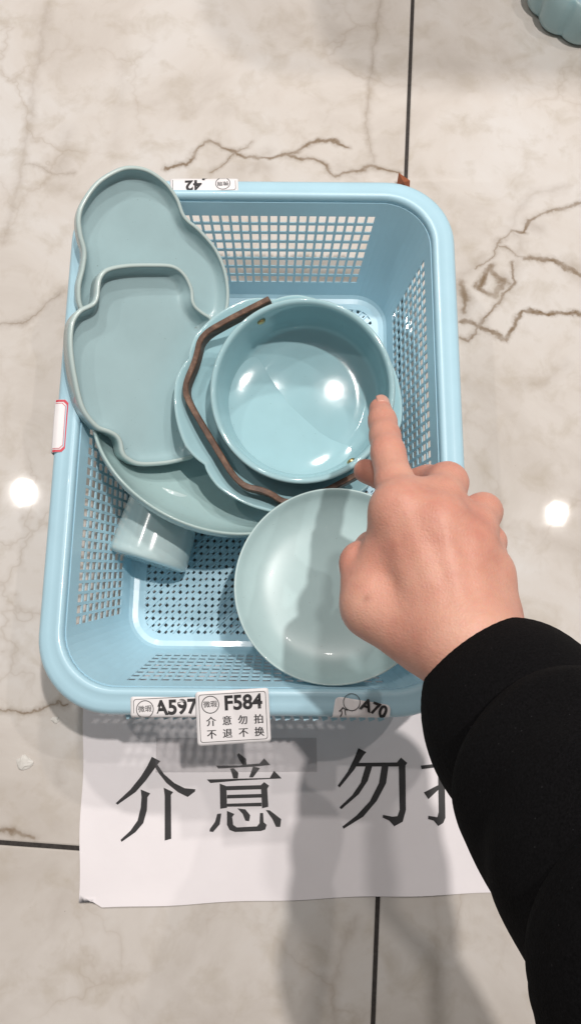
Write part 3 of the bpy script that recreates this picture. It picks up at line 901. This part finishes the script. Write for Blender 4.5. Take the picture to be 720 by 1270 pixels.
def price_label(name, lab, shape, code, W=0.0545, Hh=0.040, below=True, wear=None, group=None, cu=0.0078):
    root = empty(name, shape(0, 0, 0))
    tag(root, lab, 'label', group)
    label_sheet('label_sheet', root, W, Hh, shape)
    put_ring(root, dense(rr_line(W - 0.0045, Hh - 0.0045, 0.002)), dense(rr_line(W - 0.0053, Hh - 0.0053, 0.0018)), shape)
    put_ring(root, circ(-0.0165, 0.0100, 0.0066), circ(-0.0165, 0.0100, 0.0060), shape)
    put_text(root, '微瑕', 0.0052, -0.0165, 0.0100, shape, 0.00004)
    put_text(root, code, 0.0148, cu, 0.0100, shape, 0.0005, 0.98, clip=wear)
    if below:
        for row, w_ in (('介意勿拍', -0.0030), ('不退不换', -0.0124)):
            for k, ch in enumerate(row):
                for sh_, hh in ((-0.00017, 0.0004), (0.0, 0.00043), (0.00017, 0.00046)): put_text(root, ch, 0.0074, -0.0165 + k * 0.0118 + sh_, w_, shape, 0.0, h=hh)
    return root
def planar(c, ex_, ey_, curl=0.0):
    n = nrm(np.cross(ex_, ey_))
    ex_, ey_ = nrm(ex_), nrm(ey_)
    return lambda u, w, h: c + ex_ * u + ey_ * w + n * (h + curl * (math.sin(u * 90 + w * 60) * 0.5 + (u * 40) ** 2 * 0.4))
# front label hangs over the edge
ftl, ftr, fbl_ = P(246, 859, .1298), P(329, 854, .1298), P(249, 924, .1215)
cF = (ftr + fbl_) / 2
price_label('price_label', 'white label reading F584 hanging over the basket rim above the notice', planar(cF, ftr - ftl, ftl - fbl_, 0.0004), 'F584')
# rear label bends down round the rim edge, so only its head shows
yb = BC[1] - (HY + 0.0205)
def bend(xc, ang=0.0, y_edge=yb, top=0.0, sign=1):
    # wraps: flat on the rim slope, then folds down the flange
    def sh(u, w, h):
        cu, su = math.cos(ang), math.sin(ang)
        uu, ww = u * cu - w * su, u * su + w * cu
        d = top - ww       # distance outward from the inner end of the label
        if d < 0.0125: y, z = y_edge + sign * (0.0125 - d), 0.1249 - d * 0.10 + h
        else:
            t = d - 0.0125
            y, z = y_edge - sign * (0.0012 * min(1, t / 0.003) + h), 0.1236 - max(0, t - 0.0008)
        return np.array([xc + sign * uu, y, z])
    return sh
xA = P(208, 876, .125)[0]
price_label('price_label', 'white label reading A597 stuck partly behind the F584 label', bend(xA, 0.05, top=0.0172), 'A597', below=True, cu=0.0065, wear=lambda u, w: 0.0088 < u < 0.0105 and w > 0.0125)
# torn crumpled label further along the same rim
xT = P(446, 866, .125)[0]
tr = empty('torn_label', (xT, yb, 0.125)); tag(tr, 'torn crumpled white label on the rim beside the shallow dish', 'label')
sht0 = bend(xT, -0.16, top=0.0165)
def sht(u, w, h):
    q = sht0(u, w, h); q[2] += 0.0012 * abs(math.sin(u * 310 + w * 160)) + 0.0004; return q
label_sheet('label_sheet', tr, 0.042, 0.030, sht, 40, 24, M_label, 0.004)
put_ring(tr, circ(-0.0085, 0.0125, 0.0064), circ(-0.0085, 0.0125, 0.0059), sht, h=0.0009)
put_text(tr, '介', 0.0068, -0.0135, 0.0045, sht, 0.0001, rot=0.3, mat=M_ink, h=0.0011)
put_text(tr, 'A70', 0.0120, 0.0085, 0.0105, sht, 0.0004, rot=-0.2, h=0.0011)
# upside-down label on the far rim
yf = BC[1] + (HY + 0.0205)
xU = P(252, 235, .125)[0]
shu = bend(xU, 0.06, y_edge=yf, top=0.0165, sign=-1)
price_label('price_label', 'worn upside-down white label on the far rim beside the cloud plate', shu, 'J42', W=0.060, wear=lambda u, w: u < 0.001 and w > 0.009)
# red bordered label on the left rim
xl = BC[0] - (HX + 0.0205)
def shl(u, w, h):
    d = 0.0100 - u * -1 - 0.0   # u runs inward
    x_in = u + 0.0015           # distance from the rim's outer edge inward
    if x_in > 0: return np.array([xl + x_in - 0.0018, P(70, 528, .124)[1] + w, 0.1222 + min(x_in, 0.004) * 0.45 + h])
    return np.array([xl - 0.0012 - h, P(70, 528, .124)[1] + w, 0.1222 + x_in])
rl = empty('red_bordered_label', shl(0, 0, 0)); tag(rl, 'blank white label with red border wrapped over the left rim', 'label')
def oct_(W, Hh, c): return [(W / 2, -Hh / 2 + c), (W / 2, Hh / 2 - c), (W / 2 - c, Hh / 2), (-W / 2 + c, Hh / 2), (-W / 2, Hh / 2 - c), (-W / 2, -Hh / 2 + c), (-W / 2 + c, -Hh / 2), (W / 2 - c, -Hh / 2)]
label_sheet('label_sheet', rl, 0.0230, 0.0455, shl, 20, 10, M_label, 0.004)
put_ring(rl, dense(oct_(0.0226, 0.0450, 0.0036), 6), dense(oct_(0.0190, 0.0414, 0.0030), 6), shl, M_red, 'red_border', 0.0005)
put_ring(rl, dense(oct_(0.0170, 0.0394, 0.0028), 6), dense(oct_(0.0162, 0.0386, 0.0027), 6), shl, M_red, 'red_border', 0.0005)

# ------------------------------------------------------------------ litter on the floor
v = [P(491, 232, .004), P(494, 214, .014), P(508, 224, .010), P(507, 240, .002), P(500, 226, .016)]
v = v + [q + np.array([0, 0, -0.0012]) for q in v]
f = [(0, 1, 4), (1, 2, 4), (2, 3, 4), (3, 0, 4), (5, 9, 6), (6, 9, 7), (7, 9, 8), (8, 9, 5), (0, 5, 6, 1), (1, 6, 7, 2), (2, 7, 8, 3), (3, 8, 5, 0)]
o = mesh_obj('dry_leaf', v, f, M_leaf, None, smooth=False)
tag(o, 'small reddish brown leaf scrap behind the far basket rim', 'leaf')
def chip(px, py, s, label):
    bm = bmesh.new(); bmesh.ops.create_icosphere(bm, subdivisions=2, radius=1)
    for q in bm.verts:
        k = 1 + 0.35 * math.sin(q.co.x * 5 + q.co.y * 3 + px) * math.cos(q.co.y * 4 - py)
        q.co = Vector((q.co.x * s * k * 1.2, q.co.y * s * k, max(q.co.z, -0.2) * s * 0.35))
    m = bpy.data.meshes.new('plaster_chip'); bm.to_mesh(m); bm.free(); m.materials.append(M_chip)
    o = bpy.data.objects.new('plaster_chip', m); COL.objects.link(o); w = P(px, py, 0); o.location = (w[0], w[1], s * 0.07)
    tag(o, label, 'chip', 'white chips on the floor')
chip(31, 945, 0.0062, 'larger white chip on the floor beside the paper notice')
chip(69, 893, 0.0030, 'tiny white chip on the floor below the basket corner')

# ------------------------------------------------------------------ person: hand, sleeve
def surface_nets(fun, lo, hi, h):
    lo = np.array(lo); n = np.ceil((np.array(hi) - lo) / h).astype(int) + 1
    gx, gy, gz = [lo[i] + h * np.arange(n[i]) for i in range(3)]
    X, Y, Z = np.meshgrid(gx, gy, gz, indexing='ij')
    D = fun(X.astype(np.float32), Y.astype(np.float32), Z.astype(np.float32))
    S = D < 0
    corners = [(a, b_, c) for a in (0, 1) for b_ in (0, 1) for c in (0, 1)]
    def sl(A, o): return A[o[0]:A.shape[0] - 1 + o[0], o[1]:A.shape[1] - 1 + o[1], o[2]:A.shape[2] - 1 + o[2]]
    cnt = sum(sl(S, o).astype(np.int8) for o in corners)
    act = (cnt > 0) & (cnt < 8)
    idx = np.argwhere(act)
    acc = np.zeros((len(idx), 3)); num = np.zeros(len(idx))
    for a in corners:
        for ax_ in range(3):
            if a[ax_]: continue
            c = list(a); c[ax_] = 1
            da = D[idx[:, 0] + a[0], idx[:, 1] + a[1], idx[:, 2] + a[2]]; db = D[idx[:, 0] + c[0], idx[:, 1] + c[1], idx[:, 2] + c[2]]
            m_ = (da < 0) != (db < 0)
            t = np.where(m_, da / np.where(m_, da - db, 1), 0)
            p_ = np.tile(np.array(a, float), (len(idx), 1)); p_[:, ax_] += t
            acc[m_] += p_[m_]; num[m_] += 1
    verts = lo + (idx + acc / num[:, None]) * h
    vid = -np.ones(act.shape, int); vid[act] = np.arange(len(idx))
    faces = []
    for ax_ in range(3):
        A = S.take(range(0, S.shape[ax_] - 1), ax_); B = S.take(range(1, S.shape[ax_]), ax_)
        e = np.argwhere(A != B)
        o1, o2 = [k for k in range(3) if k != ax_]
        e = e[(e[:, o1] > 0) & (e[:, o2] > 0) & (e[:, o1] < S.shape[o1] - 1) & (e[:, o2] < S.shape[o2] - 1)]
        q = []
        for d1, d2 in ((-1, -1), (0, -1), (0, 0), (-1, 0)):
            k = e.copy(); k[:, o1] += d1; k[:, o2] += d2; q.append(vid[k[:, 0], k[:, 1], k[:, 2]])
        q = np.stack(q, 1)
        flip = S[e[:, 0], e[:, 1], e[:, 2]]
        if ax_ == 1: flip = ~flip
        q[~flip] = q[~flip][:, ::-1]
        faces.append(q)
    return verts, np.vstack(faces)
def cone(a, b_, ra, rb, X, Y, Z):
    a = np.asarray(a); b_ = np.asarray(b_); d = b_ - a; L2 = float(d @ d)
    t = np.clip(((X - a[0]) * d[0] + (Y - a[1]) * d[1] + (Z - a[2]) * d[2]) / L2, 0, 1)
    r_ = ra + (rb - ra) * t
    return np.sqrt((X - a[0] - d[0] * t) ** 2 + (Y - a[1] - d[1] * t) ** 2 + (Z - a[2] - d[2] * t) ** 2) - r_
def smin(a, b_, k):
    h = np.clip(0.5 + 0.5 * (b_ - a) / k, 0, 1)
    return b_ + (a - b_) * h - k * h * (1 - h)
def chain(js, X, Y, Z, k=0.004):
    out = None
    for (a, ra), (c, rc) in zip(js[:-1], js[1:]):
        d = cone(a, c, ra, rc, X, Y, Z); out = d if out is None else smin(out, d, k)
    return out
def H_(px, py, z): return P(px, py, z)
IDX = [(H_(497, 634, .292), .0130), (H_(489, 598, .279), .0114), (H_(481, 563, .264), .0107), (H_(477, 541, .250), .0096), (H_(474, 523, .239), .0093), (H_(471, 507, .229), .0076)]
MID = [(H_(541, 652, .297), .0140), (H_(546, 620, .287), .0132), (H_(554, 599, .271), .0126), (H_(530, 597, .248), .0100), (H_(498, 602, .236), .0096), (H_(453, 584, .224), .0082)]
RNG_ = [(H_(577, 682, .293), .0132), (H_(589, 655, .285), .0122), (H_(598, 635, .270), .0116), (H_(590, 638, .243), .0095), (H_(570, 650, .230), .009), (H_(545, 662, .228), .0078)]
PNK = [(H_(601, 714, .285), .0118), (H_(606, 690, .276), .0098), (H_(607, 672, .260), .0095), (H_(600, 676, .240), .0085), (H_(580, 690, .230), .008), (H_(560, 700, .230), .007)]
THB = [(H_(528, 786, .287), .0200), (H_(465, 750, .277), .0165), (H_(451, 724, .272), .0130), (H_(446, 698, .267), .0120), (H_(462, 680, .252), .0105), (H_(484, 668, .238), .0090)]
W1, W2, W3 = H_(580, 802, .300), PD(628, 868, .44), PD(690, 960, .37)
def hand_sdf(X, Y, Z):
    palm = None
    for a, ra, c, rc in ((H_(548, 790, .298), .0170, IDX[0][0], .0140), (H_(570, 792, .301), .0175, MID[0][0], .0150), (H_(590, 795, .300), .0175, RNG_[0][0], .0145), (H_(609, 795, .293), .0165, PNK[0][0], .0130),
                         (IDX[0][0] + np.array([0, 0, -.010]), .0130, THB[1][0], .0150), (THB[0][0], .0200, THB[1][0], .0165), (H_(540, 720, .275), .0220, H_(565, 780, .282), .0220),
                         (H_(560, 700, .272), .018, H_(595, 770, .278), .020), (H_(505, 700, .276), .015, H_(530, 760, .278), .018),
                         (H_(505, 618, .284), .0100, H_(540, 622, .284), .0115), (H_(545, 630, .284), .0105, H_(585, 658, .282), .0110),
                         (W1, .0270, W2, .0265), (W2, .0265, W3, .0300)):
        d = cone(a, c, ra, rc, X, Y, Z); palm = d if palm is None else smin(palm, d, .009)
    # knuckle swellings and extensor tendons
    for kn, r_ in ((IDX[0][0], .0142), (MID[0][0], .0152), (RNG_[0][0], .0145), (PNK[0][0], .013)):
        d = np.sqrt((X - kn[0]) ** 2 + (Y - kn[1]) ** 2 + (Z - kn[2]) ** 2) - r_
        palm = smin(palm, d, .008)
    for kn, wr in ((IDX[0][0], H_(556, 790, .300)), (MID[0][0], H_(572, 792, .303)), (RNG_[0][0], H_(588, 794, .302)), (PNK[0][0], H_(604, 795, .296))):
        upv = np.array([-.02, 0, .0120])
        d = cone(kn + upv * np.array([0, 0, 1.0]), wr + upv * np.array([0, 0, 1.15]), .0026, .0022, X, Y, Z); palm = smin(palm, d, .0050)
    res = None
    for fg in (IDX, MID, RNG_, PNK, THB):
        d = smin(palm, chain(fg, X, Y, Z), .007)
        res = d if res is None else smin(res, d, .0045)
    # skin folds across the finger joints
    for fg, js in ((IDX, (2, 4)), (MID, (2,)), (RNG_, (2,)), (THB, (3,))):
        for j in js:
            c = fg[j][0]; t = nrm(fg[j + 1][0] - fg[j - 1][0])
            s_ = (X - c[0]) * t[0] + (Y - c[1]) * t[1] + (Z - c[2]) * t[2]
            rr = np.sqrt((X - c[0]) ** 2 + (Y - c[1]) ** 2 + (Z - c[2]) ** 2)
            near = np.clip((0.019 - rr) / 0.006, 0, 1)
            wob = 0.0009 * np.sin(X * 700 + Y * 400)
            for o_, am in ((-0.0042, .0004), (-0.0012, .0006), (0.0022, .0005)):
                res = res + near * am * np.exp(-((s_ - o_ + wob) / 0.0011) ** 2)
    return res
lo = np.array([0.018, -0.075, 0.205]); hi = np.array([0.185, 0.225, 0.40])
hv, hf = surface_nets(hand_sdf, lo, hi, 0.00135)
person = empty('person', (0.05, -0.45, 0.0))
tag(person, 'person in black knit top pointing a bare hand at the pot', 'person')
hand = mesh_obj('hand', hv, hf, M_skin)
sm = hand.modifiers.new('smooth', 'SMOOTH'); sm.factor = 0.5; sm.iterations = 2
recalc(hand); adopt(hand, person)
# redness over the joints and fingertips, stored per vertex
hvv = np.array([q.co[:] for q in hand.data.vertices])
red = np.zeros(len(hvv))
for q, w_, st_ in [(fg[0][0], .016, .7) for fg in (IDX, MID, RNG_, PNK)] + [(fg[2][0], .013, .9) for fg in (IDX, MID, RNG_, PNK)] + [(IDX[4][0], .010, .7), (IDX[5][0], .011, 1.0), (MID[5][0], .012, 1.0), (THB[3][0], .016, .9)]:
    red = np.maximum(red, st_ * np.exp(-(np.linalg.norm(hvv - q, axis=1) / w_) ** 2))
sp_ = P(459, 745, .290); spd = np.linalg.norm(hvv - hvv[np.argmin(np.linalg.norm(hvv - sp_, axis=1))], axis=1)
at = hand.data.attributes.new('redness', 'FLOAT', 'POINT'); at.data.foreach_set('value', red.astype(np.float32))
at = hand.data.attributes.new('spot', 'FLOAT', 'POINT'); at.data.foreach_set('value', np.exp(-(spd / .0022) ** 2).astype(np.float32))
# nail of the pointing finger
tipc, dip = IDX[-1][0], IDX[-2][0]
t_ = nrm(tipc - dip); view = nrm(CC - tipc)
upn = nrm(view - t_ * (view @ t_) + np.array([0.30, 0.1, 0.0])); upn = nrm(upn - t_ * (upn @ t_)); sd = np.cross(t_, upn)
v, f = [], []
for j in range(9):
    for i in range(9):
        s_ = (i / 8 - 0.5) * 2; l = -0.5 + 1.55 * j / 8
        wd = 0.0050 * (1 - 0.25 * max(0, l - 0.6) ** 2) * (0.9 if j == 0 else 1)
        ang_ = s_ * 0.72
        rr = 0.0080
        c = tipc + t_ * (l * 0.0062 - (0.0012 * s_ * s_ if j == 8 else 0))
        v.append(c + upn * (rr * math.cos(ang_) - 0.0004 * l) + sd * rr * math.sin(ang_) * wd / 0.0053)
for j in range(8):
    for i in range(8): a = j * 9 + i; f.append((a, a + 1, a + 10, a + 9))
nl = recalc(mesh_obj('fingernail', v, f, M_nail)); nl.modifiers.new('t', 'SOLIDIFY').thickness = 0.0006; adopt(nl, person)

# sleeve
def loft(name, pts, rad, mat, disp, nseg=96, parent=None, close_end=False):
    v, f = [], []
    ref = np.array([0, 0, 1.0]); n = len(pts)
    for i, c in enumerate(pts):
        t = nrm(pts[min(i + 1, n - 1)] - pts[max(i - 1, 0)])
        x = nrm(np.cross(ref, t)); y = np.cross(t, x)
        for k in range(nseg):
            a = 2 * math.pi * k / nseg
            r_ = rad[i] * (1 + disp(i / (n - 1), a))
            v.append(c + x * r_ * math.cos(a) + y * r_ * math.sin(a))
    for i in range(n - 1):
        for k in range(nseg):
            j = (k + 1) % nseg; f.append((i * nseg + k, i * nseg + j, (i + 1) * nseg + j, (i + 1) * nseg + k))
    o = recalc(mesh_obj(name, v, f, mat))
    if parent: adopt(o, parent)
    return o
SP = [PD(628, 866, .440), PD(655, 908, .405), PD(700, 960, .372), PD(744, 1010, .345), PD(788, 1062, .320), PD(862, 1165, .285), PD(925, 1275, .255), np.array([0.185, -0.17, 0.48]), np.array([0.20, -0.28, 0.56]), np.array([0.20, -0.38, 0.63])]
SPc = catmull(SP, 10)
ci = 17
cuff_pts = SPc[:ci + 1]
tt = np.linspace(0, 1, len(cuff_pts))
# cuff: outer skin, rolled lip and inner lining
inner = cuff_pts[6:0:-1]
cp = inner + [cuff_pts[0] + (cuff_pts[0] - cuff_pts[1]) * 0.35] + cuff_pts
cr = [0.0405 + 0.002 * k / 6 for k in range(len(inner))] + [0.0445] + [0.0475 + 0.0030 * math.sin(math.pi * min(1, t * 1.0)) for t in tt]
def ribs(s, a): return 0.0012 * math.sin(70 * a) + 0.012 * math.sin(3 * a + 4 * s)
cuff = loft('sleeve_cuff', cp, cr, M_cloth, ribs, 280, person)
sl_pts = SPc[ci - 1:]
ts = np.linspace(0, 1, len(sl_pts))
sr = [0.0470 + 0.0085 * min(1, (t / 0.06)) ** 0.5 + 0.008 * t for t in ts]
def folds(s, a):
    return 0.020 * math.sin(9 * s * 3.1 + 1.8 * math.sin(a + 0.6) + 2 * a) * (0.4 + 0.6 * s) + 0.008 * math.sin(31 * s - 3 * a) + 0.010 * math.sin(5 * a + 17 * s)
loft('sleeve', sl_pts, sr, M_cloth, folds, 128, person)

# ------------------------------------------------------------------ unseen table added beyond the basket to cast the far floor shadow
tb_c = np.array([0.275, 1.09])
table = empty('added_shadow_table', (tb_c[0], tb_c[1], 0)); tag(table, 'unseen table with rounded corners added beyond the basket to cast a shadow', 'table')
M_table = simple('pale_laminate', (0.55, 0.50, 0.45), 0.4, 0.05, 20)
v, f = [], []
tp = [(0.0, 0.380), (0.006, 0.378), (0.008, 0.390), (0.006, 0.402), (0.0, 0.404)]
for off, z in tp: v += [(x, y, z) for x, y in rrect(0.287 + off, 0.242 + off, 0.09 + off, [-1, 0, 1], [-1, 0, 1], 12)]
n_ = len(v) // len(tp)
for i in range(len(tp) - 1):
    for k in range(n_): f.append((i * n_ + k, i * n_ + (k + 1) % n_, (i + 1) * n_ + (k + 1) % n_, (i + 1) * n_ + k))
f.append(tuple(range(n_))[::-1]); f.append(tuple((len(tp) - 1) * n_ + k for k in range(n_)))
recalc(mesh_obj('shadow_table_top', v, f, M_table, table, smooth=False))
for sx_, sy_ in ((-1, -1), (1, -1), (1, 1), (-1, 1)):
    v, f = [], []
    for z, r_, k in ((0.0, 0.012, 1.06), (0.38, 0.018, 0.96)):
        for m_ in range(12): v.append((sx_ * 0.22 * k + r_ * math.cos(m_ * math.pi / 6), sy_ * 0.17 * k + r_ * math.sin(m_ * math.pi / 6), z))
    for m_ in range(12): f.append((m_, (m_ + 1) % 12, 12 + (m_ + 1) % 12, 12 + m_))
    f.append(tuple(range(12))[::-1]); f.append(tuple(range(12, 24)))
    mesh_obj('shadow_table_leg', v, f, M_table, table)
